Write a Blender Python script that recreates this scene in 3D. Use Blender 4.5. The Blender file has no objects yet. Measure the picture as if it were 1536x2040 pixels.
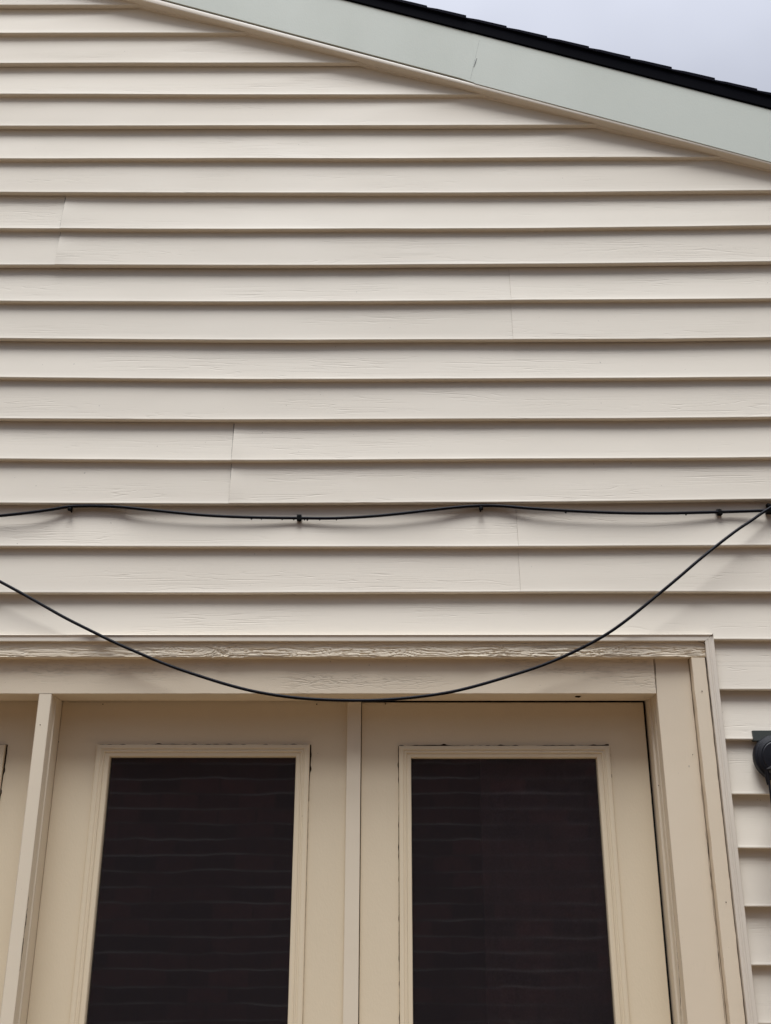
import bpy, bmesh, math, random
from mathutils import Vector, Matrix, noise
random.seed(7)
scene = bpy.context.scene
C = scene.collection

# ------------------------------------------------------------------ camera
F_PX, PITCH, YAW, ROLL, DIST, CAM_Z = 2150.0, .3801, -.0066, .0011, 2.6776, 1.4826
fw = Vector((math.sin(YAW)*math.cos(PITCH), math.cos(YAW)*math.cos(PITCH), math.sin(PITCH)))
rt0 = Vector((math.cos(YAW), -math.sin(YAW), 0)); up0 = rt0.cross(fw)
rt = rt0*math.cos(ROLL) + up0*math.sin(ROLL); up = -rt0*math.sin(ROLL) + up0*math.cos(ROLL)
cam = bpy.data.cameras.new('camera'); co = bpy.data.objects.new('camera', cam); C.objects.link(co)
cam.sensor_fit = 'VERTICAL'; cam.sensor_height = 24; cam.lens = 24*F_PX/2040
cam.clip_start = .05; cam.clip_end = 500
M3 = Matrix((rt, up, -fw)).transposed()
co.matrix_world = Matrix.Translation((0, -DIST, CAM_Z)) @ M3.to_4x4()
scene.camera = co

def at(px, py, Y=0.0):
    """measured point of the photograph -> point on the vertical plane at depth Y"""
    d = fw*F_PX + rt*(px-768) + up*(1020-py)
    k = (Y+DIST)/d.y
    return Vector((d.x*k, Y, CAM_Z + d.z*k))

# ------------------------------------------------------------------ world, sun, exposure
SUN_EL, SUN_AZ = math.radians(72), math.radians(184)      # azimuth clockwise from +Y (house faces -Y)
w = bpy.data.worlds.new('World'); scene.world = w; w.use_nodes = True
nt = w.node_tree; nt.nodes.clear()
def wn(t, **k):
    n = nt.nodes.new(t)
    for a, b in k.items(): setattr(n, a, b)
    return n
wo = wn('ShaderNodeOutputWorld'); bg = wn('ShaderNodeBackground')
sky = wn('ShaderNodeTexSky', sky_type='NISHITA', sun_disc=False, sun_elevation=SUN_EL, sun_rotation=SUN_AZ)
tc = wn('ShaderNodeTexCoord'); sep = wn('ShaderNodeSeparateXYZ')
mr = wn('ShaderNodeMapRange'); mr.inputs[1].default_value = 0; mr.inputs[2].default_value = 1
mr.inputs[3].default_value = .35; mr.inputs[4].default_value = 6.2
nz = wn('ShaderNodeTexNoise'); nz.inputs['Scale'].default_value = 2.3; nz.inputs['Detail'].default_value = 4
nmr = wn('ShaderNodeMapRange'); nmr.inputs[1].default_value = .3; nmr.inputs[2].default_value = .7
nmr.inputs[3].default_value = .74; nmr.inputs[4].default_value = 1.16
mul = wn('ShaderNodeMath', operation='MULTIPLY'); vs = wn('ShaderNodeVectorMath', operation='SCALE')
vs.inputs[0].default_value = (.90, .95, 1.10)
mix = wn('ShaderNodeMix', data_type='RGBA'); mix.inputs[0].default_value = .92
tint = wn('ShaderNodeMix', data_type='RGBA'); tint.inputs[6].default_value = (.92, .95, 1.07, 1); tint.inputs[7].default_value = (.92, .97, 1.07, 1)
tmr = wn('ShaderNodeMapRange'); tmr.inputs[1].default_value = .72; tmr.inputs[2].default_value = .95
L = nt.links.new
L(tc.outputs['Generated'], sep.inputs[0]); pw = wn('ShaderNodeMath', operation='POWER'); pw.inputs[1].default_value = 2.5; pw.use_clamp = True
L(sep.outputs['Z'], pw.inputs[0]); L(pw.outputs[0], mr.inputs[0]); L(sep.outputs['Z'], tmr.inputs[0]); L(tmr.outputs[0], tint.inputs[0]); L(tint.outputs[2], vs.inputs[0])
L(tc.outputs['Generated'], nz.inputs['Vector']); L(nz.outputs['Fac'], nmr.inputs[0])
L(mr.outputs[0], mul.inputs[0]); L(nmr.outputs[0], mul.inputs[1]); L(mul.outputs[0], vs.inputs['Scale'])
L(sky.outputs[0], mix.inputs[6]); L(vs.outputs[0], mix.inputs[7]); L(mix.outputs[2], bg.inputs[0])
bg.inputs[1].default_value = .085
L(bg.outputs[0], wo.inputs[0])
sl = bpy.data.lights.new('sun', 'SUN'); sl.energy = 1.5; sl.angle = math.radians(31); sl.color = (.945, .975, 1.02)
so = bpy.data.objects.new('sun', sl); C.objects.link(so)
sd = Vector((math.sin(SUN_AZ)*math.cos(SUN_EL), math.cos(SUN_AZ)*math.cos(SUN_EL), math.sin(SUN_EL)))
so.rotation_euler = sd.to_track_quat('Z', 'Y').to_euler(); so.location = (0, -2, 6)
scene.view_settings.view_transform = 'Standard'; scene.view_settings.look = 'None'
scene.view_settings.exposure = 1.69; scene.view_settings.gamma = 1
scene.render.engine = 'CYCLES'
scene.cycles.max_bounces = 10; scene.cycles.diffuse_bounces = 6

# ------------------------------------------------------------------ materials
class Mat:
    def __init__(s, name):
        s.m = bpy.data.materials.new(name); s.m.use_nodes = True; s.t = s.m.node_tree
        s.b = s.t.nodes['Principled BSDF']; s.out = s.t.nodes['Material Output']
    def n(s, t, **k):
        x = s.t.nodes.new(t)
        for a, b in k.items(): setattr(x, a, b)
        return x
    def l(s, a, b): s.t.links.new(a, b)
    def math(s, op, a, b=None, c=None):
        x = s.n('ShaderNodeMath', operation=op)
        for i, v in enumerate((a, b, c)):
            if v is None: continue
            if isinstance(v, (int, float)): x.inputs[i].default_value = v
            else: s.l(v, x.inputs[i])
        return x.outputs[0]
    def coords(s, scale, jitter=True):
        tc = s.n('ShaderNodeTexCoord'); mp = s.n('ShaderNodeMapping'); mp.inputs['Scale'].default_value = scale
        src = tc.outputs['Object']
        if jitter:
            oi = s.n('ShaderNodeObjectInfo'); va = s.n('ShaderNodeVectorMath', operation='MULTIPLY_ADD')
            cx = s.n('ShaderNodeCombineXYZ')
            for i in range(3): s.l(oi.outputs['Random'], cx.inputs[i])
            va.inputs[1].default_value = (13, 3, 7); s.l(cx.outputs[0], va.inputs[0]); s.l(src, va.inputs[2]); src = va.outputs[0]
        s.l(src, mp.inputs[0]); return mp.outputs[0]
    def noise(s, vec, scale, detail=3, rough=.5, dist=0):
        x = s.n('ShaderNodeTexNoise'); x.inputs['Scale'].default_value = scale; x.inputs['Detail'].default_value = detail
        x.inputs['Roughness'].default_value = rough; x.inputs['Distortion'].default_value = dist
        s.l(vec, x.inputs['Vector']); return x.outputs['Fac']
    def rng(s, v, a, b, c, d):
        x = s.n('ShaderNodeMapRange')
        for i, q in enumerate((a, b, c, d)): x.inputs[i+1].default_value = q
        s.l(v, x.inputs[0]); return x.outputs[0]
    def mixc(s, f, a, b):
        x = s.n('ShaderNodeMix', data_type='RGBA')
        for i, v in ((0, f), (6, a), (7, b)):
            if isinstance(v, (int, float)): x.inputs[i].default_value = v
            elif isinstance(v, tuple): x.inputs[i].default_value = (*v, 1)
            else: s.l(v, x.inputs[i])
        return x.outputs[2]
    def bump(s, h, dist, strength=1.0, prev=None):
        x = s.n('ShaderNodeBump'); x.inputs['Distance'].default_value = dist; x.inputs['Strength'].default_value = strength
        s.l(h, x.inputs['Height'])
        if prev is not None: s.l(prev, x.inputs['Normal'])
        return x.outputs[0]

def grain_mat(name, col, col2, scale=(1.1, 4, 26), lines=9, width=.10, depth=.0006, rough=.6, fine=.00012, crack_dark=.0, spec=.22, patch=.5, low=.0010):
    """painted or embossed wood: thin grain lines = contour lines of a stretched noise"""
    m = Mat(name); v = m.coords(scale)
    h = m.noise(v, 1.0, 2.5, .55, .25)
    x = m.math('MULTIPLY', h, lines); x = m.math('PINGPONG', x, .5)
    line = m.rng(x, 0, width, 1, 0)                                   # 1 in the groove
    mv = m.coords((2.2, 4, 16)); mk = m.rng(m.noise(mv, 1.0, 2), patch-.04, patch+.16, 0, 1)
    g = m.math('MULTIPLY', line, mk)
    n = m.bump(m.math('MULTIPLY', g, -1.0), depth, 1.0)
    fv = m.coords((scale[0]*18, 40, scale[2]*14)); fh = m.noise(fv, 1.0, 3, .6)
    n = m.bump(fh, fine, 1.0, n)
    lv = m.coords((2.0, 3, 5)); lo = m.noise(lv, 1.0, 4, .55)
    n = m.bump(lo, low, .5, n)
    bv = m.coords((1.6, 3, 3.0)); bl = m.rng(m.noise(bv, 1.0, 5, .6), .3, .7, 0, 1)
    c = m.mixc(bl, col, col2)
    sv = m.coords((90, 90, 90)); sp = m.rng(m.noise(sv, 1.0, 1), .80, .84, 0, .55)
    c = m.mixc(sp, c, tuple(q*.35 for q in col))
    if crack_dark: c = m.mixc(m.math('MULTIPLY', g, crack_dark), c, tuple(q*.3 for q in col))
    m.l(c, m.b.inputs['Base Color']); m.l(n, m.b.inputs['Normal'])
    rr = m.rng(lo, .3, .7, rough-.06, rough+.08); m.l(rr, m.b.inputs['Roughness'])
    m.b.inputs['Specular IOR Level'].default_value = spec
    return m.m

M_SIDING = grain_mat('vinyl_siding', (.682, .618, .518), (.660, .598, .500), crack_dark=.09, depth=.0004, width=.10, low=.0014, scale=(1.3, 4, 34), lines=11, rough=.62)
M_CHANNEL = grain_mat('vinyl_trim', (.69, .62, .52), (.65, .585, .49), depth=.0001, rough=.4)
M_WOOD_H = grain_mat('painted_wood', (.73, .625, .475), (.69, .59, .445), scale=(16, 6, 110), lines=4, width=.20, depth=.0006, fine=.00035, crack_dark=.30, rough=.5, patch=.50)
M_ROUGH = grain_mat('weathered_painted_wood', (.74, .64, .49), (.70, .605, .46), scale=(6, 8, 60), lines=4, width=.2, depth=.0012, fine=.0004, crack_dark=.2, rough=.55, patch=.4)
M_WOOD_V = grain_mat('painted_casing', (.72, .615, .468), (.68, .575, .43), scale=(60, 6, 4), lines=4, width=.16, depth=.0003, fine=.0002, rough=.45, patch=.58)
M_MULL = grain_mat('painted_mullion', (.72, .63, .49), (.69, .60, .465), scale=(60, 6, 4), lines=4, width=.14, depth=.0002, fine=.0001, rough=.4, patch=.6)

def smooth_paint(name, col, col2, rough=.55, orange=.00025):
    m = Mat(name); v = m.coords((2.5, 2.5, 1.6)); b = m.rng(m.noise(v, 1.0, 5, .6), .3, .7, 0, 1)
    m.b.inputs['Specular IOR Level'].default_value = .25
    c = m.mixc(b, col, col2)
    sv = m.coords((70, 70, 70)); sp = m.rng(m.noise(sv, 1.0, 1), .82, .85, 0, .5)
    c = m.mixc(sp, c, tuple(q*.35 for q in col))
    m.l(c, m.b.inputs['Base Color'])
    n = m.bump(m.noise(m.coords((260, 260, 120)), 1.0, 2), orange, 1.0)
    n = m.bump(m.noise(m.coords((5, 5, 3)), 1.0, 2), .002, .4, n)
    m.l(n, m.b.inputs['Normal']); m.l(m.rng(b, 0, 1, rough-.05, rough+.07), m.b.inputs['Roughness']); return m.m
M_DOOR = smooth_paint('door_paint', (.72, .61, .44), (.68, .575, .41))
M_FASCIA = smooth_paint('fascia_paint', (.54, .565, .50), (.52, .545, .48), .6, .0002)
def plain(name, col, rough=.5, metallic=0, nb=0, ns=200, spec=.5):
    m = Mat(name); m.b.inputs['Specular IOR Level'].default_value = spec; v = m.coords((ns, ns, ns)); f = m.noise(v, 1.0, 3)
    m.l(m.mixc(f, tuple(q*.8 for q in col), tuple(min(1, q*1.2) for q in col)), m.b.inputs['Base Color'])
    m.b.inputs['Roughness'].default_value = rough; m.b.inputs['Metallic'].default_value = metallic
    if nb: m.l(m.bump(f, nb), m.b.inputs['Normal'])
    return m.m
M_CABLE = plain('cable_jacket', (.002, .002, .005), .45, spec=.12)
M_CLIP = plain('clip_plastic', (.002, .002, .002), .6, spec=.08)
M_SHINGLE = plain('asphalt_shingle', (.006, .006, .011), .95, 0, .002, 700, spec=.05)
M_DRIP = plain('drip_edge_metal', (.002, .002, .004), .85, spec=.03)
M_LAMP = plain('lamp_metal', (.005, .005, .008), .5, 0, .0003, 300, spec=.3)
M_PLATE = plain('mounting_plate', (.052, .058, .050), .5)
M_DIRT = plain('crack_dirt', (.030, .019, .011), .95, spec=.1)
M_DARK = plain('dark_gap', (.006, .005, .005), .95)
M_JOINT = plain('joint_shadow_vinyl', (.36, .31, .25), .8)
M_SHEATH = plain('sheathing', (.03, .024, .018), .9)
M_ROOM = plain('dark_interior', (.03, .027, .028), .9)
M_CURT = plain('dark_curtain', (.27, .24, .26), .9)
M_LAMPGLASS = plain('lamp_glass', (.3, .3, .3), .1)
def glass_mat():
    m = Mat('window_glass'); t = m.t
    t.nodes.remove(m.b)
    tr = m.n('ShaderNodeBsdfTransparent'); tr.inputs[0].default_value = (.75, .75, .77, 1)
    gl = m.n('ShaderNodeBsdfGlossy'); gl.inputs['Roughness'].default_value = .02
    fr = m.n('ShaderNodeFresnel'); fr.inputs[0].default_value = 1.95
    mx = m.n('ShaderNodeMixShader')
    n = m.bump(m.noise(m.coords((4, 4, 5)), 1.0, 2), .00035, 1.0)
    df = m.n('ShaderNodeBsdfDiffuse'); df.inputs[0].default_value = (.31, .29, .34, 1); m2 = m.n('ShaderNodeMixShader'); m2.inputs[0].default_value = .033
    m.l(n, gl.inputs['Normal']); m.l(n, fr.inputs['Normal'])
    m.l(fr.outputs[0], mx.inputs[0]); m.l(tr.outputs[0], mx.inputs[1]); m.l(gl.outputs[0], mx.inputs[2]); m.l(mx.outputs[0], m2.inputs[1]); m.l(df.outputs[0], m2.inputs[2]); m.l(m2.outputs[0], m.out.inputs[0])
    return m.m
M_GLASS = glass_mat()
def brick_mat():
    m = Mat('red_brick'); tc = m.n('ShaderNodeTexCoord'); sp = m.n('ShaderNodeSeparateXYZ'); cb = m.n('ShaderNodeCombineXYZ')
    m.l(tc.outputs['Object'], sp.inputs[0])
    wob = m.noise(m.coords((3, 3, 3), False), 1.0, 3)
    m.l(sp.outputs[0], cb.inputs[0]); m.l(m.math('ADD', sp.outputs[2], m.math('MULTIPLY', wob, .007)), cb.inputs[1])
    b = m.n('ShaderNodeTexBrick'); m.l(cb.outputs[0], b.inputs[0])
    b.inputs['Scale'].default_value = 1; b.inputs['Brick Width'].default_value = .21; b.inputs['Row Height'].default_value = .080
    b.inputs['Mortar Size'].default_value = .006; b.inputs['Mortar Smooth'].default_value = .2
    b.inputs['Color1'].default_value = (.28, .13, .13, 1); b.inputs['Color2'].default_value = (.12, .08, .08, 1)
    b.inputs['Mortar'].default_value = (.13, .09, .08, 1)
    f = m.noise(m.coords((30, 30, 30), False), 1.0, 4)
    wz = m.math('ADD', sp.outputs[2], m.math('MULTIPLY', wob, .007))
    bed = m.math('FRACT', m.math('MULTIPLY', m.math('ADD', wz, .004), 1/.080))          # pale bed joints
    bed = m.math('MULTIPLY', m.rng(bed, .04, .16, 1, 0), m.rng(m.noise(m.coords((2.2, 2, 9), False), 1.0, 2), .35, .62, .15, 1))
    cc = m.mixc(m.rng(f, .3, .7, 0, .5), b.outputs[0], (.09, .068, .062))
    m.l(m.mixc(bed, cc, (.50, .48, .50)), m.b.inputs['Base Color'])
    m.l(m.bump(m.math('MULTIPLY', b.outputs['Fac'], -1), .008), m.b.inputs['Normal']); m.b.inputs['Roughness'].default_value = .9
    return m.m
M_BRICK = brick_mat()
def ground_mat():
    m = Mat('concrete'); f = m.noise(m.coords((3, 3, 3), False), 1.0, 8, .65)
    m.l(m.mixc(f, (.22, .165, .11), (.32, .24, .155)), m.b.inputs['Base Color']); m.b.inputs['Roughness'].default_value = .9
    m.l(m.bump(m.noise(m.coords((150, 150, 150), False), 1.0, 3), .002), m.b.inputs['Normal']); return m.m
M_GROUND = ground_mat()

# ------------------------------------------------------------------ helpers
def obj(name, bm, mat, parent=None, smooth=False):
    bmesh.ops.recalc_face_normals(bm, faces=bm.faces[:])
    me = bpy.data.meshes.new(name); bm.to_mesh(me); bm.free()
    if mat: me.materials.append(mat)
    if smooth:
        for p in me.polygons: p.use_smooth = True
        me.set_sharp_from_angle(angle=math.radians(32 if smooth is True else smooth))
    o = bpy.data.objects.new(name, me); C.objects.link(o)
    if smooth:
        wm = o.modifiers.new('weighted', 'WEIGHTED_NORMAL'); wm.keep_sharp = True; wm.weight = 70
    if parent is not None:
        o.parent = parent
        pm = Matrix.Translation(parent.location) if parent.parent is None else Matrix.Translation(parent.location + parent.parent.location)
        o.matrix_parent_inverse = pm.inverted()
    return o
def empty(name, loc, parent=None):
    o = bpy.data.objects.new(name, None); C.objects.link(o); o.location = loc; o.empty_display_size = .1
    return o
def tag(o, label=None, cat=None, group=None, kind=None):
    if label: o['label'] = label
    if cat: o['category'] = cat
    if group: o['group'] = group
    if kind: o['kind'] = kind
    return o
def nf(x, y=0., z=0.): return noise.noise(Vector((x, y, z)))
def grid(bm, rows):
    vs = [[bm.verts.new(p) for p in r] for r in rows]
    for a, b in zip(vs, vs[1:]):
        for i in range(len(a)-1): bm.faces.new((a[i], a[i+1], b[i+1], b[i]))
    return vs
def box(bm, x0, x1, y0, y1, z0, z1, bev=.0, seg=2):
    r = bmesh.ops.create_cube(bm, size=1)
    for v in r['verts']:
        v.co = Vector(((x0+x1)/2+v.co.x*(x1-x0), (y0+y1)/2+v.co.y*(y1-y0), (z0+z1)/2+v.co.z*(z1-z0)))
    if bev:
        es = list({e for v in r['verts'] for e in v.link_edges})
        bmesh.ops.bevel(bm, geom=es, offset=bev, segments=seg, affect='EDGES', profile=.6)
def vboard(bm, xa, xb, yf, yb, z0, z1, r=.003, jit=0, seed=0, n=160, jitl=None):
    """vertical board with rounded front edges, slightly uneven sides"""
    jitl = jit if jitl is None else jitl
    prof = [(0, yb), (0, yf+r), (.3*r, yf+.3*r), (r, yf)] + [(None, yf)] + [(-r, yf), (-.3*r, yf+.3*r), (0, yf+r), (0, yb)]
    rows = []
    for i in range(n+1):
        z = z0+(z1-z0)*i/n
        jl = jitl*(nf(z*22, seed)+.6*nf(z*70, seed+4)); jr = jit*(nf(z*25, seed+9)+.6*nf(z*75, seed+3))
        row = []
        for k, (a, y) in enumerate(prof):
            if a is None: x = (xa+xb)/2
            elif k < 4: x = xa+a+jl
            else: x = xb+a+jr
            row.append((x, y, z))
        rows.append(row)
    vs = grid(bm, rows)
    bm.faces.new(vs[-1]); bm.faces.new(vs[0][::-1])
def hboard(bm, x0, x1, yf, yb, za, zb, r=.003, jit=0, seed=0, n=200, dip=0):
    """horizontal board; za bottom, zb top"""
    prof = [(0, 0, yb), (0, 0, yf+r), (0, .3*r, yf+.3*r), (0, r, yf), (.5, 0, yf), (1, -r, yf), (1, -.3*r, yf+.3*r), (1, 0, yf+r), (1, 0, yb)]
    rows = []
    for i in range(n+1):
        x = x0+(x1-x0)*i/n; j = jit*(nf(x*20, seed)+.6*nf(x*60, seed+4))
        rows.append([(x, y, za+(zb-za)*t+a+(j if t < .4 else 0)) for t, a, y in prof])
    vs = grid(bm, rows); bm.faces.new(vs[-1]); bm.faces.new(vs[0][::-1])
def tube(bm, pts, r, seg=10, caps=True):
    rings = []
    for i, p in enumerate(pts):
        t = (pts[min(i+1, len(pts)-1)] - pts[max(i-1, 0)]).normalized()
        a = t.cross(Vector((0, 1, .13))).normalized(); b = t.cross(a)
        rr = r(i) if callable(r) else r
        rings.append([bm.verts.new(p + a*rr*math.cos(2*math.pi*k/seg) + b*rr*math.sin(2*math.pi*k/seg)) for k in range(seg)])
    for A, B in zip(rings, rings[1:]):
        for k in range(seg): bm.faces.new((A[k], A[(k+1) % seg], B[(k+1) % seg], B[k]))
    if caps: bm.faces.new(rings[0][::-1]); bm.faces.new(rings[-1])
def spline(P, per=10):
    out = []
    for i in range(len(P)-1):
        p0, p1, p2, p3 = P[max(i-1, 0)], P[i], P[i+1], P[min(i+2, len(P)-1)]
        for k in range(per):
            t = k/per
            out.append(.5*((2*p1)+(p2-p0)*t+(2*p0-5*p1+4*p2-p3)*t*t+(3*p1-p0-3*p2+p3)*t**3))
    out.append(P[-1]); return out
def lathe(bm, prof, c, axis='Y', seg=32):
    """prof = (radius, offset along axis)"""
    rings = []
    for r, d in prof:
        ring = []
        for k in range(seg):
            a = 2*math.pi*k/seg
            if axis == 'Y': p = Vector((r*math.cos(a), d, r*math.sin(a)))
            else: p = Vector((r*math.cos(a), r*math.sin(a), d))
            ring.append(bm.verts.new(c+p))
        rings.append(ring)
    for A, B in zip(rings, rings[1:]):
        for k in range(seg): bm.faces.new((A[k], A[(k+1) % seg], B[(k+1) % seg], B[k]))
    bm.faces.new(rings[0][::-1]); bm.faces.new(rings[-1])

# ------------------------------------------------------------------ ground and the brick building across the alley
bm = bmesh.new(); grid(bm, [[(-150, -150, 0), (150, -150, 0)], [(-150, 150, 0), (150, 150, 0)]])
tag(obj('ground', bm, M_GROUND), kind='structure')
bb = empty('brick_building', (0, -3.1, 0))
tag(bb, 'dark red brick building wall reflected in the door glass', 'building')
bm = bmesh.new(); box(bm, -7, 7, -8, -3.1, 0, 3.1); obj('wall', bm, M_BRICK, bb)
bm = bmesh.new(); box(bm, -7.1, 7.1, -8.1, -3.02, 3.103, 3.2, .01); obj('coping', bm, M_GROUND, bb)

# ------------------------------------------------------------------ house
house = empty('house', (0, 0, 0))
tag(house, 'cream vinyl sided gable house with french doors and pale green rake board', 'house')
PK = -1.35
def mir(x): return PK + abs(x-PK)
def z_chan(x): return 4.0655-.3425*mir(x)
def z_fas(x): return 4.0890-.3485*mir(x)
def z_ftop(x): return 4.2930-.345*mir(x)
def z_roof(x): return 4.346-.3405*mir(x)
XL, XR = -3.7, 2.6

# lap heights, measured left and right (n = 0 is the lap at the head of the doors)
ZL = {17: 4.3549, 16: 4.2335, 15: 4.1068, 14: 3.9793, 13: 3.8533, 12: 3.7269, 11: 3.6002, 10: 3.4663, 9: 3.338, 8: 3.2135, 7: 3.0876, 6: 2.9606, 5: 2.8328, 4: 2.7089, 3: 2.58, 2: 2.4552, 1: 2.3262, 0: 2.2015}
ZR = {17: 4.350, 16: 4.2355, 15: 4.1055, 14: 3.9705, 13: 3.8528, 12: 3.7250, 11: 3.5973, 10: 3.4675, 9: 3.3415, 8: 3.2158, 7: 3.0854, 6: 2.9589, 5: 2.8332, 4: 2.7113, 3: 2.5872, 2: 2.4571, 1: 2.3285, 0: 2.2015,
      -1: 2.0724, -2: 1.9489, -3: 1.8177, -4: 1.6912, -5: 1.5615, -6: 1.4361}
def lapz(n, x):
    if n in ZR: zr = ZR[n]
    else: zr = 2.2015+.1267*n
    zl = ZL.get(n, zr)
    t = (x+1.10)/(2.14); t = min(max(t, -.1), 1.15)
    bow = (0 if n < 2 else .0022 if n == 2 else .0056 if n < 12 else .0028)*4*t*(1-t)
    return zl+(zr-zl)*t - max(bow, -.003) + .0025*nf(x*1.3, n*3.1) + .0005*nf(x*6, n*5.3)

G = .0185                                                   # lip depth of a panel's butt
def course_profile(kind):
    """(t, dz, y): t=1 at the top of the course, 0 at its butt"""
    if kind == 'step':                                      # formed step inside the panel
        return [(0, .0046, .0004), (0, .0032, .0002), (0, .0014, .0001), (0, .0004, .0007), (0, .0, .0018), (0, .0002, .0095), (0, -.0002, .0146)]
    return [(0, .0046, .0004), (0, .0032, .0002), (0, .0014, .0001), (0, .0003, .0007), (0, 0, .0018), (0, .0003, .0150), (0, .0009, .0170), (0, .005, .0172)]
def siding_panel(n_bot, x0, x1, lift=0.0, lift_end=None, xlow=None, seed=0, notch=None):
    """one double-course panel, butts at n_bot and n_bot+1, tucked behind the butt n_bot+2"""
    bm = bmesh.new()
    def zone(kind, nb, nt, ytop, xa, xb):
        prof = []
        NS = 7
        ztop_extra = .004 if kind == 'butt' else .012
        for k in range(NS+1):
            t = 1-k/(NS+.0)*.935
            yy = ytop*(t) + .0008*(1-t)
            prof.append((t, ztop_extra if k == 0 else 0, yy))
        prof += [p for p in course_profile(kind)]
        nx = max(2, int((xb-xa)/.02)); rows = []
        for i in range(nx+1):
            xn = xa+(xb-xa)*i/nx
            row = []
            for t, dz, y in prof:
                x = xn
                zt, zb = lapz(nt, x), lapz(nb, x)
                if kind == 'butt': zt = zt-.0002
                z = zb+(zt-zb)*t+dz
                # clip under the rake channel
                zc = z_chan(x)+.03
                if z > zc: z = zc
                wob = .0011*nf(x*2.1, z*5, seed)+.0004*nf(x*7, z*9, seed+3)
                lf = lift
                if lift_end is not None:
                    d = abs(x-lift_end[0]); lf += lift_end[1]*math.exp(-d/.03)*(.25+math.sin(math.pi*min(max(t, 0), 1)))
                row.append((x, y+wob*(1 if .02 < t < .98 else .35)-lf, z))
            rows.append(row)
        return grid(bm, rows)
    zone('step', n_bot+1, n_bot+2, G+.0012, x0, x1)
    zone('butt', n_bot, n_bot+1, .0150, x0 if xlow is None else xlow, x1)
    if notch:
        nx0, nx1, nz0, nz1 = notch
        kill = [f for f in bm.faces if nx0 < f.calc_center_median().x < nx1 and nz0 < f.calc_center_median().z < nz1]
        bmesh.ops.delete(bm, geom=kill, context='FACES')
    bmesh.ops.remove_doubles(bm, verts=bm.verts[:], dist=1e-5)
    return obj('siding_panel', bm, M_SIDING, house, 70)

def rake_x(z):      # right hand x where the channel meets height z
    return (4.0655+.03-z)/.3425
J_OUT = at(1457.5, 1582, -.012).x                            # outer edge of the channel beside the doors
joint_px = {9: (120, 456), 7: (1018.5, 610), 3: (461.5, 915), 1: (1032.5, 1089)}
for nb in (17, 15, 13, 11, 9, 7, 5, 3, 1):
    zb = lapz(nb, 0)
    xa = max(XL, 2*PK-rake_x(zb)); xb = min(XR, rake_x(zb))
    if nb in joint_px:
        xj = at(*joint_px[nb], .004).x
        siding_panel(nb, xa, xj+.012, seed=nb*3)
        siding_panel(nb, xj, xb, lift=.0013 if nb in (9, 3) else .0006, lift_end=(xj, .0026 if nb in (9, 3) else .0001), seed=nb*3)
    else: siding_panel(nb, xa, xb, seed=nb*3)
def joint_line(nb, xj, w):  # dark ribbon along a panel joint, its colour standing in for the gap's shadow
    bm = bmesh.new(); rows = []
    for c, (n0, n1, y1) in enumerate(((nb, nb+1, .0150), (nb+1, nb+2, G+.0012))):
        rows = []
        for i in range(31):
            t = i/30*.97+.004; z = lapz(n0, xj)+(lapz(n1, xj)-lapz(n0, xj))*t
            y = y1*t+.0008*(1-t)-.0015
            ww = w*(.25+.75*t)*max(.25, .9+.7*nf(z*40, nb))*(1 if c else .55)
            rows.append([(xj-ww, y, z), (xj+.0002, y-.0003, z)])
        grid(bm, rows)
    o = obj('joint_shadow', bm, M_JOINT if w < .002 else M_DARK, house)
for nb, w in ((9, .0026), (7, .00022), (3, .0024), (1, .00022)):
    joint_line(nb, at(*joint_px[nb], .004).x, w)
# panel over the door head: full length upper course, lower course only beside the doors
DL = at(77.5, 1380, .014).x                                  # left mullion, left edge
DW = at(706, 1560, .09).x - DL
UNIT_L = DL - DW - .17                                       # outer left edge of the whole unit
siding_panel(-1, XL, XR, xlow=J_OUT-.006, seed=50)
LAMP = at(1551, 1510, -.005)
PLATE_Z = (at(1498, 1454.5, 0).z)
for nb in (-3, -5, -7, -9, -11, -13, -15, -17):
    siding_panel(nb, J_OUT-.006, XR, seed=60+nb)
    siding_panel(nb, XL, UNIT_L+.006, seed=90+nb)
siding_panel(-1, XL, UNIT_L+.006, seed=91)
# backing behind the siding (with the door opening left out)
bm = bmesh.new()
DT = at(1282, 1397, .106).z                                  # top of the doors
JX = at(1297, 1560, .106).x                                  # right edge of the right door
HB = DT+.004
def gable(bm, x0, x1, z0, y0, y1):
    xs = [x0+(x1-x0)*i/20 for i in range(21)]
    rows = [[(x, y0, z0) for x in xs], [(x, y0, z_chan(x)+.05) for x in xs], [(x, y1, z_chan(x)+.05) for x in xs], [(x, y1, z0) for x in xs]]
    grid(bm, rows)
gable(bm, XL, XR, HB+.04, .023, .15)
box(bm, JX+.03, XR, .023, .15, 0, HB+.04); box(bm, XL, UNIT_L+.03, .023, .15, 0, HB+.04)
obj('wall_sheathing', bm, M_SHEATH, house)

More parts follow.
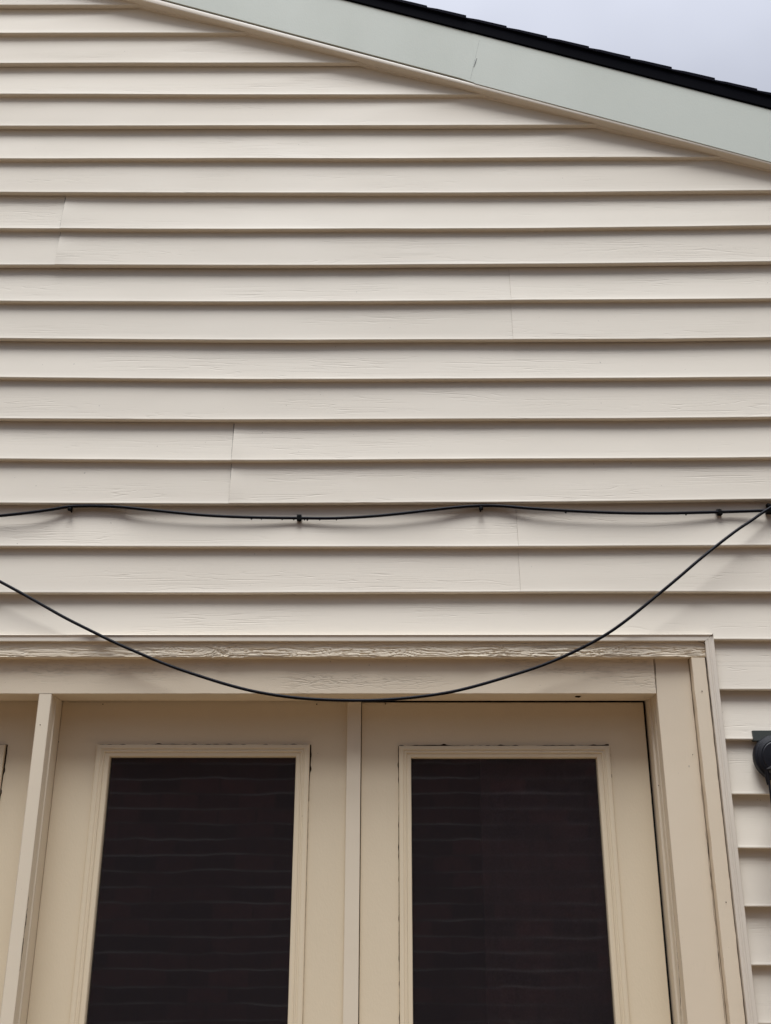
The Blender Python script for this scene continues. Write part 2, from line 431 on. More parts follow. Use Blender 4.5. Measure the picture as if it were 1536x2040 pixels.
# ---- rake: channel, fascia, drip edge, shingles
def rake_piece(bm, x0, x1, zlo, zhi, yf, yb, r=.002, n=60, wob=.0006, seed=0):
    rows = []
    for i in range(n+1):
        x = x0+(x1-x0)*i/n; a = zlo(x); b = zhi(x); wz = wob*nf(x*3, seed)
        rows.append([(x, yb, a+wz), (x, yf+r, a+wz), (x, yf+.3*r, a+.3*r+wz), (x, yf, a+r+wz), (x, yf+wob*.6*nf(x*2.3, seed+2), (a+b)/2+wz),
                     (x, yf, b-r+wz), (x, yf+.3*r, b-.3*r+wz), (x, yf+r, b+wz), (x, yb, b+wz)])
    vs = grid(bm, rows); bm.faces.new(vs[0][::-1]); bm.faces.new(vs[-1])
JF = at(944, 128, -.03).x
for s, (a, b) in enumerate(((PK, XR+.25), (XL-.25, PK))):
    bm = bmesh.new(); rake_piece(bm, a, b, lambda x: z_chan(x)+.0060, lambda x: z_fas(x)-.0006, -.0205, .014, .0035, seed=s)
    rake_piece(bm, a, b, lambda x: z_chan(x)+.004, lambda x: z_chan(x)+.008, .004, .018, .001, seed=s)
    obj('rake_channel', bm, M_CHANNEL, house, True)
bm = bmesh.new(); rake_piece(bm, PK, JF+.012, lambda x: z_fas(x)+.0048*min(1, max(0, (JF-x)/.03))-.0012, z_ftop, -.022, -.004, .0015, seed=5); obj('fascia_board', bm, M_FASCIA, house, True)
bm = bmesh.new(); rake_piece(bm, JF+.0003, XR+.25, lambda x: z_fas(x)-.0022, z_ftop, -.02235, -.004, .0015, seed=6); obj('fascia_board', bm, M_FASCIA, house, True)
bm = bmesh.new(); rake_piece(bm, XL-.25, PK-.0004, lambda x: z_fas(x)+.0002, z_ftop, -.0220, -.004, .0015, seed=7); obj('fascia_board', bm, M_FASCIA, house, True)
# dark strip put in as painted shade in the gap under the left fascia
bm = bmesh.new(); rake_piece(bm, PK, JF, lambda x: z_fas(x)-.001, lambda x: z_fas(x)+.02, -.003, .001, .0005, seed=5); obj('gap_shade_strip', bm, M_DARK, house)
# scuff on the joint of the fascia
bm = bmesh.new()
a = at(950, 116, -.0232); b = at(944, 134, -.0232)
grid(bm, [[a+Vector((-.0007, 0, 0)), a+Vector((.0006, 0, 0))], [(a+b)/2+Vector((-.0014, 0, 0)), (a+b)/2+Vector((.0012, 0, 0))], [b+Vector((-.0005, 0, 0)), b+Vector((.0004, 0, 0))]])
obj('scuff_mark', bm, M_LAMP, house)
a = at(955, 80, -.0232); b = at(937, 158, -.0232)
bm = bmesh.new(); grid(bm, [[a+Vector((-.0002, .0006, 0)), a+Vector((.0002, .0006, 0))], [b+Vector((-.0002, .0006, 0)), b+Vector((.0002, .0006, 0))]])
obj('board_joint', bm, M_PLATE, house)
# roof deck with drip edge
roof = None
bm = bmesh.new()
EXP = .1285
def course(bm, xa, xb, flip):
    # one course seen end-on: thin wedge, thick at its lower end; straight edge jittered
    def X(x): return x if not flip else 2*PK-x
    yj = -.031+random.uniform(-.0015, .0015)
    n = 5; pr = []
    for i in range(n+1):
        t = i/n; x = xa-.10+(xb-xa+.10)*t
        top = z_roof(x)+.0012+.0038*max(0, (x-xa)/(xb-xa)) if x > xa else z_roof(x)-.003
        pr.append((x, top, z_roof(x)-.008))
    rows = []
    for y in (yj, 4.5):
        rows.append([(X(x), y+(.0012*nf(x*40, 3) if y < 0 else 0), t) for x, t, b in pr]+[(X(x), y, b) for x, t, b in reversed(pr)]+[(X(pr[0][0]), y, pr[0][1])])
    vs = grid(bm, rows); bm.faces.new(vs[0][:-1]); bm.faces.new(vs[1][:-1][::-1])
for flip in (False, True):
    x = .243-EXP*12
    x = PK
    k0 = .243-EXP*13
    xs = [k0+EXP*k for k in range(40) if PK < k0+EXP*k < (XR+.35)]
    prev = PK
    for xx in xs:
        course(bm, prev, xx+random.uniform(-.002, .002), flip); prev = xx
roof = obj('roof', bm, M_SHINGLE, house)
bm = bmesh.new()
rake_piece(bm, PK, XR+.35, lambda x: z_ftop(x)+.002, lambda x: z_roof(x)-.009, -.0265, .0, .002, seed=11)
rake_piece(bm, XL-.35, PK, lambda x: z_ftop(x)+.002, lambda x: z_roof(x)-.009, -.0265, .0, .002, seed=12)
e = obj('drip_edge', bm, M_DRIP, roof)
bm = bmesh.new()
rake_piece(bm, PK, XR+.3, lambda x: z_ftop(x)-.01, lambda x: z_roof(x)-.01, .001, 4.5, .002)
rake_piece(bm, XL-.3, PK, lambda x: z_ftop(x)-.01, lambda x: z_roof(x)-.01, .001, 4.5, .002)
obj('roof_deck', bm, M_SHEATH, roof)

# ------------------------------------------------------------------ door frame
Y_J, Y_S, Y_C, Y_D = -.014, -.006, .014, .106
XC = at(1398, 1560, Y_C).x          # outer edge of side casing
XJI = at(1436.5, 1560, Y_J).x       # inner edge of channel
XJO = at(1455.5, 1560, Y_J).x
XCI = at(1308, 1383, Y_C).x         # inner edge of casing
zJ0, zJ1 = at(800, 1277, Y_J).z, at(800, 1264, Y_J).z
zS0 = at(800, 1309, Y_S).z
zC0 = at(800, 1382, Y_C).z; zC1 = zS0+.006
XS_L = UNIT_L
frame = empty('door_frame', (0, 0, 0)); frame.parent = house
def fp(name, bm, mat, smooth=True): return obj(name, bm, mat, frame, smooth)
# head channel: flat face with a raised bright lip at its top edge
def channel_h(bm, x0, x1):
    prof = [(zJ0, .012), (zJ0-.0002, Y_J+.002), (zJ0+.0004, Y_J+.0004), (zJ0+.002, Y_J), (zJ1-.006, Y_J+.0006), (zJ1-.0035, Y_J-.0012), (zJ1-.0012, Y_J-.0022), (zJ1, Y_J-.0012), (zJ1+.0006, Y_J+.003), (zJ1+.001, .004)]
    rows = []
    n = 80
    for i in range(n+1):
        t = i/n
        row = []
        for z, y in prof:
            e1 = (z-zJ0)*.72          # mitred end on the right
            X1 = x1-(XJO-XJI)+e1*(XJO-XJI)/(zJ1-zJ0)/.72
            x = x0+(X1-x0)*t
            row.append((x, y, z+.0006*nf(x*1.3, 2.2)))
        rows.append(row)
    grid(bm, rows)
bm = bmesh.new(); channel_h(bm, XS_L, XJO+.0); fp('trim_channel', bm, M_CHANNEL)
def channel_v(bm, xi, xo, sgn):
    w = xo-xi
    prof = [(0, .012), (0, Y_J+.001), (.08, Y_J), (.30, Y_J+.0012), (.40, Y_J-.0012), (.50, Y_J-.0016), (.60, Y_J+.0004), (.94, Y_J+.0002), (1, Y_J+.0022), (1, .012)]
    rows = []; n = 120
    for i in range(n+1):
        row = []
        for a, y in prof:
            ztop = zJ0-.001+(zJ1+.005-zJ0)*a
            z = .02+(ztop-.02)*i/n
            row.append((xi+w*a+.0006*nf(z*3, 8.8)*sgn, y, z))
        rows.append(row)
    vs = grid(bm, rows); bm.faces.new(vs[-1])
bm = bmesh.new(); channel_v(bm, XJI, XJO, 1); fp('trim_channel', bm, M_CHANNEL)
bm = bmesh.new(); channel_v(bm, XS_L+(XJO-XJI), XS_L, -1); fp('trim_channel', bm, M_CHANNEL)
# weathered head strip: really carved grain
XSTR0, XSTR1 = XS_L+.022, XJI-.0005
bm = bmesh.new()
nx, nz_ = 2000, 26
z0, z1 = zS0, zJ0+.004
def carve(x, v):
    """height of the weathered grain; v 0..1 up the strip"""
    kx = at(445, 1295, Y_S).x
    d = math.hypot((x-kx)*22, (v-.45)*1.1)
    knot = math.exp(-d*d*2.2)
    flow = v*7.0 + 2.2*nf(x*2.6, 3.3) + .9*nf(x*9, v*2, 1.7)+ (1.6*math.atan2((v-.45)*1.1, (x-kx)*22)*math.exp(-d*1.1) if d > .02 else 0)
    wx = x+.012*nf(x*18, v*3, 4.4); f2 = flow+.5*nf(x*24, v*4, 8.8)
    r1 = 1-abs(nf(f2*1.15, wx*7.5, 9.1))*4.2; r2 = 1-abs(nf(f2*2.6+5, wx*19, 5.1))*4.5
    crack = max(0, r1)**2; c2 = max(0, r2)**2
    amp = .45+.55*max(0, min(1, .5+1.8*nf(x*1.9, 7.7)))
    amp *= .35+.65*min(1, (1-v)*1.7)
    h = .85*amp*(-.0034*crack - .0017*c2*(.5+.5*nf(x*8, 2.2)) + .0012*nf(f2*1.5, x*12, 3))
    h += knot*.0012*math.sin(d*16)
    h += .00035*nf(x*160, v*16, 2)
    return h
rows = []
for i in range(nx+1):
    x = XSTR0+(XSTR1-XSTR0)*i/nx
    row = [(x, .02, z0)]
    for k in range(nz_+1):
        v = k/nz_; z = z0+(z1-z0)*v
        h = carve(x, v)
        zz = z + (.0011*nf(x*26, 4)+.0006*nf(x*90, 6) if k == 0 else 0)
        row.append((x, Y_S-h+(.0016 if k == 0 else 0), zz))
    row.append((x, .02, z1)); rows.append(row)
vs = grid(bm, rows); bm.faces.new(vs[0][::-1]); bm.faces.new(vs[-1])
o = fp('head_strip', bm, M_ROUGH); o['label'] = 'weathered grooved wood strip over the door head'
# side strips
bm = bmesh.new(); vboard(bm, XC+.0012, XJI-.0022, Y_S, .05, .02, zS0-.0016, .003, .0009, 3); fp('side_strip', bm, M_WOOD_V)
bm = bmesh.new(); vboard(bm, XS_L+.024, XS_L+.056, Y_S, .05, .02, zS0-.0016, .003, .0006, 13); fp('side_strip', bm, M_WOOD_V)
# head casing and side casings
XHC0 = XS_L+.058
bm = bmesh.new(); hboard(bm, XHC0+.07, XCI-.0006, Y_C, .098, zC0, zC1, .0018, .0004, 5); fp('head_casing', bm, M_WOOD_H)
zUn = HB
bm = bmesh.new(); vboard(bm, XCI+.0006, XC+.0006, Y_C+.0008, .06, .02, zC1, .004, .0005, 21, jitl=.0002); fp('side_casing', bm, M_WOOD_V)
bm = bmesh.new(); vboard(bm, XHC0, XHC0+.069, Y_C+.0008, .10, .02, zC1, .004, .0004, 31); fp('side_casing', bm, M_WOOD_V)
# jamb with a step (door stop), right hand side
XJ2 = JX+.0045
bm = bmesh.new(); vboard(bm, XJ2+.006, XCI+.03, .050, .11, .02, zC0+.002, .004, .0002, 41); vboard(bm, XJ2, XJ2+.03, .072, .16, .02, zC0+.003, .004, .0002, 42); fp('door_jamb', bm, M_MULL)
# thin peeled-paint seam on the jamb
# head stop, under the casing, just above the doors
bm = bmesh.new(); hboard(bm, DL-.001, XJ2, .0985, .16, DT+.0035, zC0+.01, .0008, .0002, 8); fp('head_stop', bm, M_WOOD_H)
bm = bmesh.new(); hboard(bm, UNIT_L+.1, DL-.002, .0985, .16, DT+.0035, zC0+.01, .0008, .0002, 8); fp('head_stop', bm, M_WOOD_H)
# structural mullion on the left: narrow face, then a moulded stop
mxl, mxr = at(77.5, 1380, Y_C).x, at(66.5, 1700, Y_C).x
mback = at(90.5, 1700, Y_D).x
bm = bmesh.new()
prof = [(mxl, .105), (mxl, Y_C+.003), (mxl+.001, Y_C+.0005), (mxl+.003, Y_C-.0012), (mxr-.004, Y_C-.0012), (mxr-.001, Y_C), (mxr, Y_C+.003), (mxr+.0002, .046), (mxr+.003, .0475), (mback-.003, .050), (mback-.001, .052), (mback, .055), (mback, .15)]
rows = []
for i in range(161):
    z = .02+(zC0-.0004-.02)*i/160
    rows.append([(x+.0006*nf(z*9, 3)*(.5+.5*nf(z*3, k)), y, z) for k, (x, y) in enumerate(prof)])
vs = grid(bm, rows)
fp('mullion', bm, M_MULL)

def seam(name, pts, y, widths, mat=None, jag=.0005, parent=None):
    P = spline([at(px, py, y) for px, py in pts], 1+int(60/len(pts)))
    rows = []
    n = len(P)-1
    for i, p in enumerate(P):
        t = i/n*(len(widths)-1); k = min(int(t), len(widths)-2); w_ = widths[k]+(widths[k+1]-widths[k])*(t-k)
        w_ = max(.00008, w_*(.75+1.1*nf(p.z*90, p.x*40, y*50)+.5*nf(p.z*300, p.x*120)))
        d = P[min(i+1, n)]-P[max(i-1, 0)]; nrm = Vector((d.z, 0, -d.x)).normalized()
        j = nrm*(jag*nf(p.z*130, p.x*130, 3)+jag*1.2*nf(p.z*35, p.x*35, 6))
        rows.append([p-nrm*w_/2+j, p+nrm*w_/2+j])
    bm = bmesh.new(); grid(bm, rows); return obj(name, bm, mat or M_DIRT, parent or frame)
_yc = Y_C+.0002
zz = [1300, 1400, 1500, 1560, 1640, 1720, 1800, 1880, 1960, 2060]
def linex(x0, y0, x1, y1): return lambda y: x0+(x1-x0)*(y-y0)/(y1-y0)
fx = linex(1407.5, 1310, 1436.5, 1560)
seam('open_joint', [(fx(y)-1.2, y) for y in (1310, 1360, 1420, 1480, 1560, 1640, 1720)], Y_S-.0006, [.0022, .0026, .0022, .0016, .0012, .0006, .0003], M_DARK, .0003)
fx2 = lambda y: 768+(at(1398, 1560, Y_C).x and (1398-790)*(y+4430)/(1560+4430)+790-768)
seam('caulk_crack', [(fx2(y)-1.5, y) for y in zz], _yc-.0004, [.0002, .0006, .0005, .0004, .0008, .0012, .0007, .0014, .0007, .0005], None, .0014)
seam('paint_crack', [(1333, 1690), (1338, 1760), (1344, 1840), (1349, 1900), (1355, 1980), (1357, 2045)], _yc-.0004, [.0002, .0005, .0002, .0004, .0012, .0003], None, .0004)
seam('paint_crack', [(57.5, 1785), (52, 1830), (46, 1880), (39.5, 1935)], Y_C-.0018, [.0003, .0018, .0015, .0003], None, .0006)
seam('open_joint', [(1304.5, 1313), (1306, 1340), (1307.6, 1381)], _yc-.0006, [.0008, .0014, .0008], None, .0002)
seam('open_joint', [(1390, 1278), (1404, 1283), (1409, 1300)], Y_S-.006, [.0006, .0026, .0008], None, .0006)
seam('open_joint', [(1411, 1271), (1420.5, 1263)], Y_J-.0035, [.0005, .0012], None, .0001)
seam('open_joint', [(560, 1382.5), (640, 1383), (720, 1383.5), (790, 1383.8)], Y_C+.02, [.0003, .001, .003, .0006], M_DARK, .0003)
seam('paint_crack', [(110, 1398), (160, 1398.5), (230, 1398.5), (300, 1399)], .0975, [.0008, .0012, .0005, .0002], None, .0003)
for q in ((1398.5, 1377, Y_S-.001), (1380, 1503.5, _yc-.001), (1312, 1565, _yc), (1446.5, 1797.5, Y_S-.001), (80, 1444, Y_C-.0016), (117, 1478, .049), (631, 1403, Y_D-.0008), (768, 1402, Y_D-.0008), (205, 1403, Y_D-.0008)):
    c = at(*q); bm = bmesh.new(); rr = random.uniform(.0010, .0017)
    bm.faces.new([bm.verts.new((c.x+rr*math.cos(a)*(1+.4*nf(a, q[0])), c.y, c.z+rr*1.2*math.sin(a)*(1+.4*nf(a+5, q[1])))) for a in [k*math.pi/5 for k in range(10)]])
    obj('nail_hole', bm, M_DIRT, frame)

# ------------------------------------------------------------------ doors
def crack_ribbon(bm, a, b, w0, w1, seed, side, y):
    """dirt line of varying width along an edge from a to b (x,z tuples); side = outward normal"""
    n = int(math.hypot(b[0]-a[0], b[1]-a[1])/.004)+2; rows = []
    for i in range(n+1):
        t = i/n; x = a[0]+(b[0]-a[0])*t; z = a[1]+(b[1]-a[1])*t
        s = (x+z)*1.0
        v = max(0., nf(s*9, seed)*.9+.5)*w0*2 + max(0., nf(s*55, seed+2))*w1*2
        v = max(v, .0009*w0/.0016)
        j = .0004*nf(s*80, seed+5)
        rows.append([(x-side[0]*.0004, y, z-side[1]*.0004), (x+side[0]*(v+j), y, z+side[1]*(v+j))])
    grid(bm, rows)
def door(x0, x1, ztop, gx0, gx1, gz1, ox0, ox1, oz1, seed, crack=(1, 1, 1), gz0=.30, handle=None):
    d = empty('french_door', ((x0+x1)/2, Y_D, 0)); d.parent = house
    oz0 = gz0-(oz1-gz1)
    def part(name, bm, mat, smooth=False):
        o = bpy.data.objects; return obj(name, bm, mat, d, smooth)
    bm = bmesh.new()
    box(bm, x0, x1, Y_D, Y_D+.044, .025, ztop)
    # cut the lite: rebuild as ring
    bm.free(); bm = bmesh.new()
    nR = 60
    O = [(x0, .025), (x1, .025), (x1, ztop), (x0, ztop)]; I = [(ox0+.008, oz0+.008), (ox1-.008, oz0+.008), (ox1-.008, oz1-.008), (ox0+.008, oz1-.008)]
    r = .0015
    rings = []
    for off, y in ((0, Y_D+.044), (0, Y_D+r), (r*.3, Y_D+r*.3), (r, Y_D)):
        rings.append([bm.verts.new((x+(off if x == x0 else -off), y, z+(off if z < 1 else -off))) for x, z in O])
    for y in (Y_D, Y_D+.044): rings.append([bm.verts.new((x, y, z)) for x, z in I])
    for A, B in zip(rings, rings[1:]+rings[:1]):
        for k in range(4): bm.faces.new((A[k], A[(k+1) % 4], B[(k+1) % 4], B[k]))
    part('slab', bm, M_DOOR)
    # glazing frame: mitred moulding
    bm = bmesh.new()
    W = gx0-ox0
    prof = [(0, .0005), (0, -.0065), (.03, -.0085), (.12, -.0095), (.30, -.0100), (.36, -.0078), (.42, -.0074), (.47, -.0092), (.53, -.0096), (.58, -.0066), (.63, -.0060), (.70, -.0068), (.86, -.0060), (.90, -.0030), (.90, .016)]
    rings = []
    for u, v in prof:
        uL = u*(gx0-ox0)/.96; uR = u*(ox1-gx1)/.96; uT = u*(oz1-gz1)/.96
        c = [(ox0+uL, oz0+uT), (ox1-uR, oz0+uT), (ox1-uR, oz1-uT), (ox0+uL, oz1-uT)]
        ring = []
        for k in range(4):
            a, b = c[k], c[(k+1) % 4]; n = 30
            for i in range(n):
                t = i/n; x = a[0]+(b[0]-a[0])*t; z = a[1]+(b[1]-a[1])*t
                w_ = .0003*nf(x*11+k, z*11, seed)*(1 if 0 < i else 0)
                ring.append(bm.verts.new((x+w_, Y_D+v, z+w_)))
        rings.append(ring)
    for A, B in zip(rings, rings[1:]):
        for k in range(len(A)): bm.faces.new((A[k], A[(k+1) % len(A)], B[(k+1) % len(B)], B[k]))
    fr = part('glazing_frame', bm, M_DOOR)
    # dirt line in the joint round the frame
    bm = bmesh.new(); yc = Y_D-.0006
    crack_ribbon(bm, (ox0, oz1), (ox1, oz1), .0016*crack[0], .0026*crack[0], seed, (0, 1), yc)
    crack_ribbon(bm, (ox0, oz1+.0006), (ox0, oz0), .0012*crack[1], .0016*crack[1], seed+7, (-1, 0), yc)
    crack_ribbon(bm, (ox1, oz1+.0006), (ox1, oz1-.14), .0016*crack[2], .0026*crack[2], seed+13, (1, 0), yc)
    crack_ribbon(bm, (ox1, oz1-.14), (ox1, oz0), .0003, .0003, seed+13, (1, 0), yc)
    part('joint_crack', bm, M_DIRT)
    bm = bmesh.new(); yg = Y_D+.010
    grid(bm, [[(gx0-.006, yg, gz0-.006), (gx1+.006, yg, gz0-.006)], [(gx0-.006, yg, gz1+.006), (gx1+.006, yg, gz1+.006)]])
    part('glass_pane', bm, M_GLASS)
    bm = bmesh.new(); xx = x1-.045 if handle == 'r' else x0+.045
    lathe(bm, [(.026, Y_D), (.026, Y_D-.004), (.022, Y_D-.008), (.010, Y_D-.010), (.009, Y_D-.035)], Vector((xx, 0, 1.0)))
    s = -1 if handle == 'r' else 1
    tube(bm, [Vector((xx, Y_D-.040, 1.0)), Vector((xx+s*.05, Y_D-.044, 1.001)), Vector((xx+s*.105, Y_D-.040, .998))], .008)
    part('handle', bm, M_LAMP, True)
    return d
YG = Y_D+.010
def gX(px, py): return at(px, py, YG-.006).x
d1x0 = mback+.0006
asl, asr = at(692, 1400, Y_D-.012).x, at(719.5, 1400, Y_D-.012).x
DT1 = DT+.0035
DT2 = DT-.0028
g1 = (gX(222, 1512), gX(588, 1512), at(400, 1510.5, YG-.004).z)
o1 = (at(193.5, 1483, Y_D-.004).x, at(617.5, 1483, Y_D-.004).x, at(400, 1483.5, Y_D-.005).z)
door(d1x0, asl+.010, DT1, g1[0], g1[1], g1[2], o1[0], o1[1], o1[2], 3, crack=(.8, .15, 1.2), handle='r')
g2 = (gX(820.5, 1513), gX(1186, 1514), at(1000, 1512.5, YG-.004).z)
o2 = (at(794.5, 1484, Y_D-.004).x, at(1213.5, 1486, Y_D-.004).x, at(1000, 1486, Y_D-.005).z)
door(asr+.0015, JX-.0024, DT2, g2[0], g2[1], g2[2], o2[0], o2[1], o2[2], 17, crack=(1.1, .9, .5), handle='l')
W3 = (asl+.01)-d1x0
x3r = mxl-.0006; x3l = x3r-W3
o3r = at(12, 1483, Y_D-.004).x; ow = o1[1]-o1[0]; gw = g1[1]-g1[0]; bw = g1[0]-o1[0]
door(x3l, x3r, DT1, o3r-ow+bw, o3r-bw, g1[2], o3r-ow, o3r, o1[2], 29, crack=(1, .3, 1.6), handle='l')
# astragal between the two doors
bm = bmesh.new(); vboard(bm, asl, asr, Y_D-.012, Y_D+.0, .03, DT-.002, .0015, .0001, 77, 60); fp('astragal', bm, M_MULL)
# weatherstrip: black gasket seen in the gaps round the right hand door
bm = bmesh.new(); box(bm, asr-.02, XJ2+.01, Y_D+.012, Y_D+.03, DT-.006, DT+.012); box(bm, JX-.006, XJ2+.006, Y_D+.012, Y_D+.03, .03, DT); box(bm, asr-.006, asr+.01, Y_D+.046, Y_D+.05, .03, DT)
fp('weatherstrip', bm, M_DARK, False)
bm = bmesh.new(); box(bm, UNIT_L+.02, XJ2+.1, -.04, .16, .0, .022, .003); fp('threshold', bm, M_DRIP, False)
# dark room behind the glass, and a dark curtain hanging behind part of the right door
bm = bmesh.new()
rx0, rx1, ry0, ry1, rz1 = UNIT_L+.05, XJ2+.08, .158, 3.2, 2.45
for q in ([(rx0, ry1, .01), (rx1, ry1, .01), (rx1, ry1, rz1), (rx0, ry1, rz1)], [(rx0, ry0, .01), (rx0, ry1, .01), (rx0, ry1, rz1), (rx0, ry0, rz1)],
          [(rx1, ry0, .01), (rx1, ry1, .01), (rx1, ry1, rz1), (rx1, ry0, rz1)], [(rx0, ry0, rz1), (rx1, ry0, rz1), (rx1, ry1, rz1), (rx0, ry1, rz1)],
          [(rx0, ry0, .01), (rx1, ry0, .01), (rx1, ry1, .01), (rx0, ry1, .01)]):
    bm.faces.new([bm.verts.new(p) for p in q])
obj('interior_wall', bm, M_ROOM, house)
bm = bmesh.new(); cx0 = at(962, 1700, .2).x; rows = []
for i in range(90):
    x = cx0+(rx1-.02-cx0)*i/89; rows.append([(x, .22+.012*math.sin(x*52)+.004*nf(x*20), z) for z in (.1, 1.2, 2.3)])
grid(bm, rows); obj('curtain', bm, M_CURT, house, True)

# small nicks: brown crumb under the head casing
bm = bmesh.new()
r = bmesh.ops.create_icosphere(bm, subdivisions=3, radius=.006)
for v in r['verts']:
    q = v.co.copy(); q *= 1+.35*nf(q.x*300, q.y*300, q.z*300); q.z *= .8; q.x *= 1.35
    v.co = q+at(1152, 1386, .045)
zt = zC0
for v in bm.verts: v.co.z = min(v.co.z, zt-.0002)
tag(obj('cocoon', bm, M_DIRT), 'small brown insect cocoon stuck under the head casing above the right door', 'insect cocoon')

# ------------------------------------------------------------------ cables
def cable(name, pts, r, label, group=None, drops=()):
    P = [at(px, py, y) for px, py, y in pts]
    S = spline(P, 12)
    for _ in range(12): S = [S[0]]+[(S[i-1]+S[i]*2+S[i+1])/4 for i in range(1, len(S)-1)]+[S[-1]]
    bm = bmesh.new(); tube(bm, S, r, 12)
    root = obj(name, bm, M_CABLE, None, True); tag(root, label, 'cable')
    for dx in drops:
        p = min(S, key=lambda q: abs(q.x-at(dx, 1025, -.01).x))
        b2 = bmesh.new(); rr = random.uniform(.0016, .0026)
        bmesh.ops.create_uvsphere(b2, u_segments=10, v_segments=8, radius=rr)
        for v in b2.verts:
            v.co.z *= 1.2; v.co += p+Vector((0, -.0005, -r-rr*.35))
        obj('water_drop', b2, M_CLIP, root, True)
    return root
up_pts = [(-560, 1050, -.005), (-380, 1018, 0), (-200, 1032, -.005), (-90, 1034, -.005), (0, 1027.5, -.006), (60, 1021, -.006), (105, 1014.5, -.001), (140, 1009, .003), (185, 1008, .004), (235, 1009.5, .002), (300, 1016, -.004), (400, 1026, -.003), (480, 1030, -.001), (540, 1031.5, .001), (595, 1032, .003),
          (670, 1032.3, .000), (760, 1027, -.004), (850, 1017, -.003), (910, 1010.5, .001), (955, 1007.5, .004), (1000, 1008, .003), (1060, 1013, -.003), (1150, 1018.5, -.006), (1240, 1022, -.006), (1330, 1022.5, -.005), (1435, 1020, .002), (1490, 1018.3, .000), (1530, 1017, -.005), (1600, 1016, -.005), (1800, 1022, -.006), (2000, 1030, -.006)]
cable('cable', up_pts, .0042, 'black coax cable running level along the siding, held by small clips', drops=(502, 520, 563, 584, 606, 614, 636, 672, 1124, 1366))
lo_pts = [(-420, 960, -.004), (-330, 985, -.010), (-200, 1052, -.018), (-100, 1105, -.021), (0, 1158.5, -.023), (47, 1184, -.023), (86, 1206, -.023), (130, 1231, -.023), (193, 1262.5, -.023), (226.5, 1279, -.023), (286, 1305, -.023), (338.5, 1326.5, -.023), (400, 1347.5, -.023), (450, 1363, -.023), (500, 1376, -.023), (550, 1385, -.023), (600, 1391, -.023), (660, 1394.5, -.023), (720, 1395.5, -.023), (768, 1394, -.023), (840, 1387.5, -.023), (918, 1374.5, -.023), (1018, 1346, -.024), (1100, 1318, -.021), (1182, 1279, -.034), (1242, 1240.5, -.040), (1316, 1180.5, -.044), (1355.5, 1147.5, -.044), (1392, 1116, -.042), (1429, 1086, -.037), (1469, 1055.5, -.030), (1497, 1037, -.022), (1526, 1017, -.013), (1560, 1002, -.006), (1640, 1004, -.004), (1800, 1012, -.004)]
cable('cable', lo_pts, .0039, 'black cable sagging in a loose loop in front of the door head casing', drops=())

def square_clip(px, py, label, w=.0125, h=.0185, tab=False):
    c = at(px, py, .002)
    root = empty('cable_clip', c); tag(root, label, 'cable clip', 'cable clips on the siding')
    bm = bmesh.new(); box(bm, c.x-w/2, c.x+w/2, c.y-.0045, .012, c.z-h*.42, c.z+h*.30, .0012); obj('clip_body', bm, M_CLIP, root)
    bm = bmesh.new(); lathe(bm, [(.0028, -.010), (.0034, -.0085), (.0034, -.0075), (.0013, -.0070), (.0013, .012)], Vector((c.x-(.002 if tab else 0), c.y+.006, c.z+h*(.42 if tab else .25))), 'Y', 12); 
    box(bm, c.x-w/2-(.003 if tab else 0), c.x+w/2-(.002 if tab else 0), c.y-.003, .012, c.z+h*.302, c.z+h*(.60 if tab else .42), .0006)
    obj('nail', bm, M_CLIP, root)
    return root
def nail_clip(px, py, label):
    c = at(px, py, .003)
    root = empty('cable_clip', c); tag(root, label, 'cable clip', 'cable clips on the siding')
    bm = bmesh.new(); lathe(bm, [(.0012, -.0100), (.0046, -.0092), (.0056, -.0075), (.0056, -.0055), (.0020, -.0048), (.0020, .016)], Vector((c.x, c.y, c.z)), 'Y', 16); obj('nail', bm, M_CLIP, root, True)
    bm = bmesh.new(); box(bm, c.x-.0035, c.x+.0035, c.y-.003, .014, c.z+.002, c.z+.009, .001); obj('clip_body', bm, M_CLIP, root)
    return root
nail_clip(140, 1016, 'round headed nail clip at the left end of the level cable')
square_clip(596, 1031, 'square black clip on the level cable above the left door')
nail_clip(958, 1015, 'round headed nail clip on the level cable above the right door')
square_clip(1434.5, 1021, 'black clip with a side tab just left of where the cables meet', .012, .014, True)
r5 = nail_clip(1531, 1009, 'black clip at the right edge where the sagging cable starts')
c5 = at(1535, 1017, -.008); bm = bmesh.new(); box(bm, c5.x-.008, c5.x+.009, c5.y-.006, .012, c5.z-.004, c5.z+.005, .0015); obj('strap', bm, M_CLIP, r5)

# ------------------------------------------------------------------ wall lamp at the right edge
lc = at(1549, 1509, -.02)
lamp = empty('wall_lamp', (lc.x, 0, lc.z)); tag(lamp, 'black wall lantern on a round base beside the door trim', 'wall lamp')
px0, pz1 = at(1499, 1455, -.004).x, at(1499, 1455, -.004).z
bm = bmesh.new(); box(bm, px0, px0+.125, -.0036, .012, at(1501, 1476, 0).z, pz1, .0006); obj('mounting_plate', bm, M_PLATE, lamp)
R = .0555
bm = bmesh.new(); lathe(bm, [(R, -.004), (R, -.016), (R*.97, -.020), (R*.90, -.0215), (R*.86, -.0245), (R*.74, -.027), (R*.70, -.0265), (R*.66, -.0285), (R*.30, -.030), (R*.27, -.034), (R*.12, -.036)], Vector((lc.x, 0, lc.z)), 'Y', 48); obj('round_base', bm, M_LAMP, lamp, True)
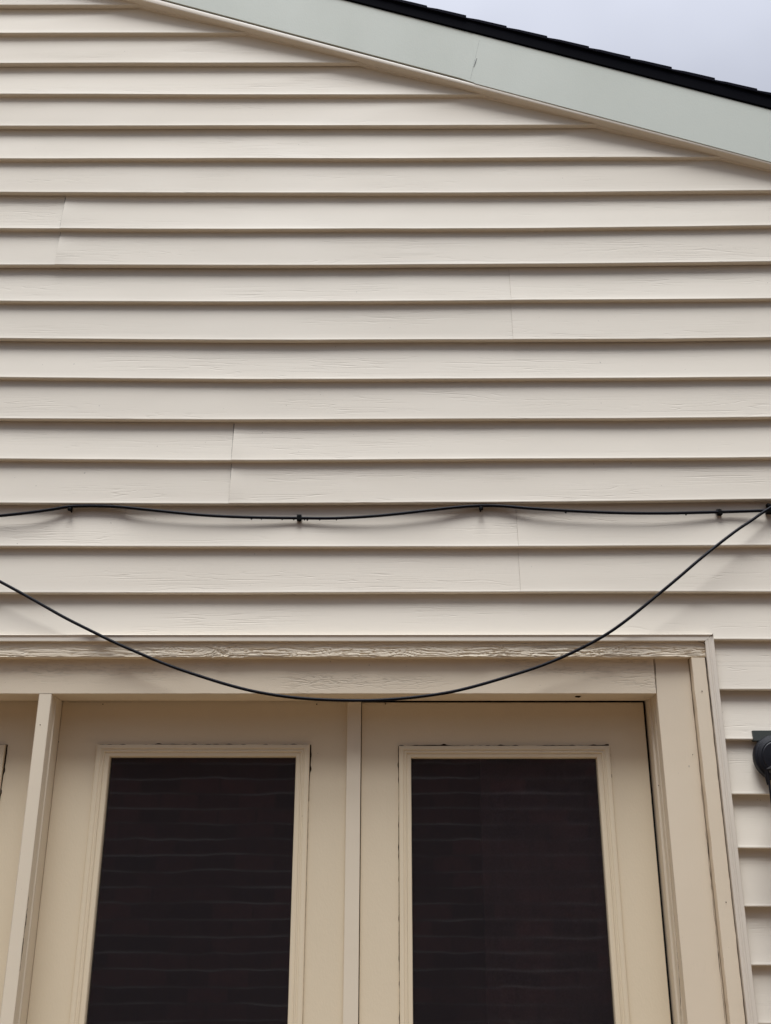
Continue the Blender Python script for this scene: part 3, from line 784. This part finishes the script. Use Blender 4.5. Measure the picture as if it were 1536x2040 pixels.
# pointed drop under the base
tp = at(1529, 1564, -.018)
bm = bmesh.new(); tube(bm, [Vector((lc.x-.026, -.016, lc.z-.030)), Vector((tp.x+.002, -.018, tp.z+.016)), Vector((tp.x, -.018, tp.z))], lambda i: (.014, .006, .0012)[i], 10); obj('base_point', bm, M_LAMP, lamp, True)
# arm and lantern hanging in front
ly = -.12
cap = at(1526, 1534, ly); rodp = at(1532.5, 1560, ly); hook = at(1531, 1626, ly)
lx = rodp.x+.055
bm = bmesh.new(); tube(bm, spline([Vector((lc.x, -.03, lc.z)), Vector((lc.x+.005, -.07, lc.z+.02)), Vector((lx, -.105, lc.z+.035)), Vector((lx, ly, cap.z+.03)), Vector((lx, ly, cap.z+.004))], 6), .006, 10); obj('arm', bm, M_LAMP, lamp, True)
cw = lx-cap.x
bm = bmesh.new(); lathe(bm, [(cw*.97, -.002), (cw, .002), (cw*.9, .006), (cw*.45, .02), (.01, .03)], Vector((lx, ly, cap.z)), 'Z', 6); obj('lantern_roof', bm, M_LAMP, lamp)
bot = hook.z+.004
for k in range(4):
    a = math.pi+k*math.pi/2
    p = Vector((lx+(lx-rodp.x)*math.cos(a), ly+(lx-rodp.x)*math.sin(a), 0))
    bm = bmesh.new(); tube(bm, [Vector((p.x, p.y, cap.z-.002)), Vector((p.x, p.y, bot))], .0026, 8); obj('cage_rod', bm, M_LAMP, lamp, True)
bm = bmesh.new(); lathe(bm, [(cw*.86, -.003), (cw*.9, 0), (cw*.86, .003)], Vector((lx, ly, bot)), 'Z', 24); 
tube(bm, spline([Vector((rodp.x, ly, bot)), Vector((rodp.x-.003, ly, bot-.004)), Vector((rodp.x-.001, ly, bot-.008)), Vector((rodp.x+.006, ly, bot-.008))], 5), .0024, 8)
obj('lantern_bottom', bm, M_LAMP, lamp, True)
bm = bmesh.new(); lathe(bm, [(cw*.72, .006), (cw*.72, cap.z-bot-.006)], Vector((lx, ly, bot)), 'Z', 24); obj('lantern_glass', bm, M_LAMPGLASS, lamp, True)
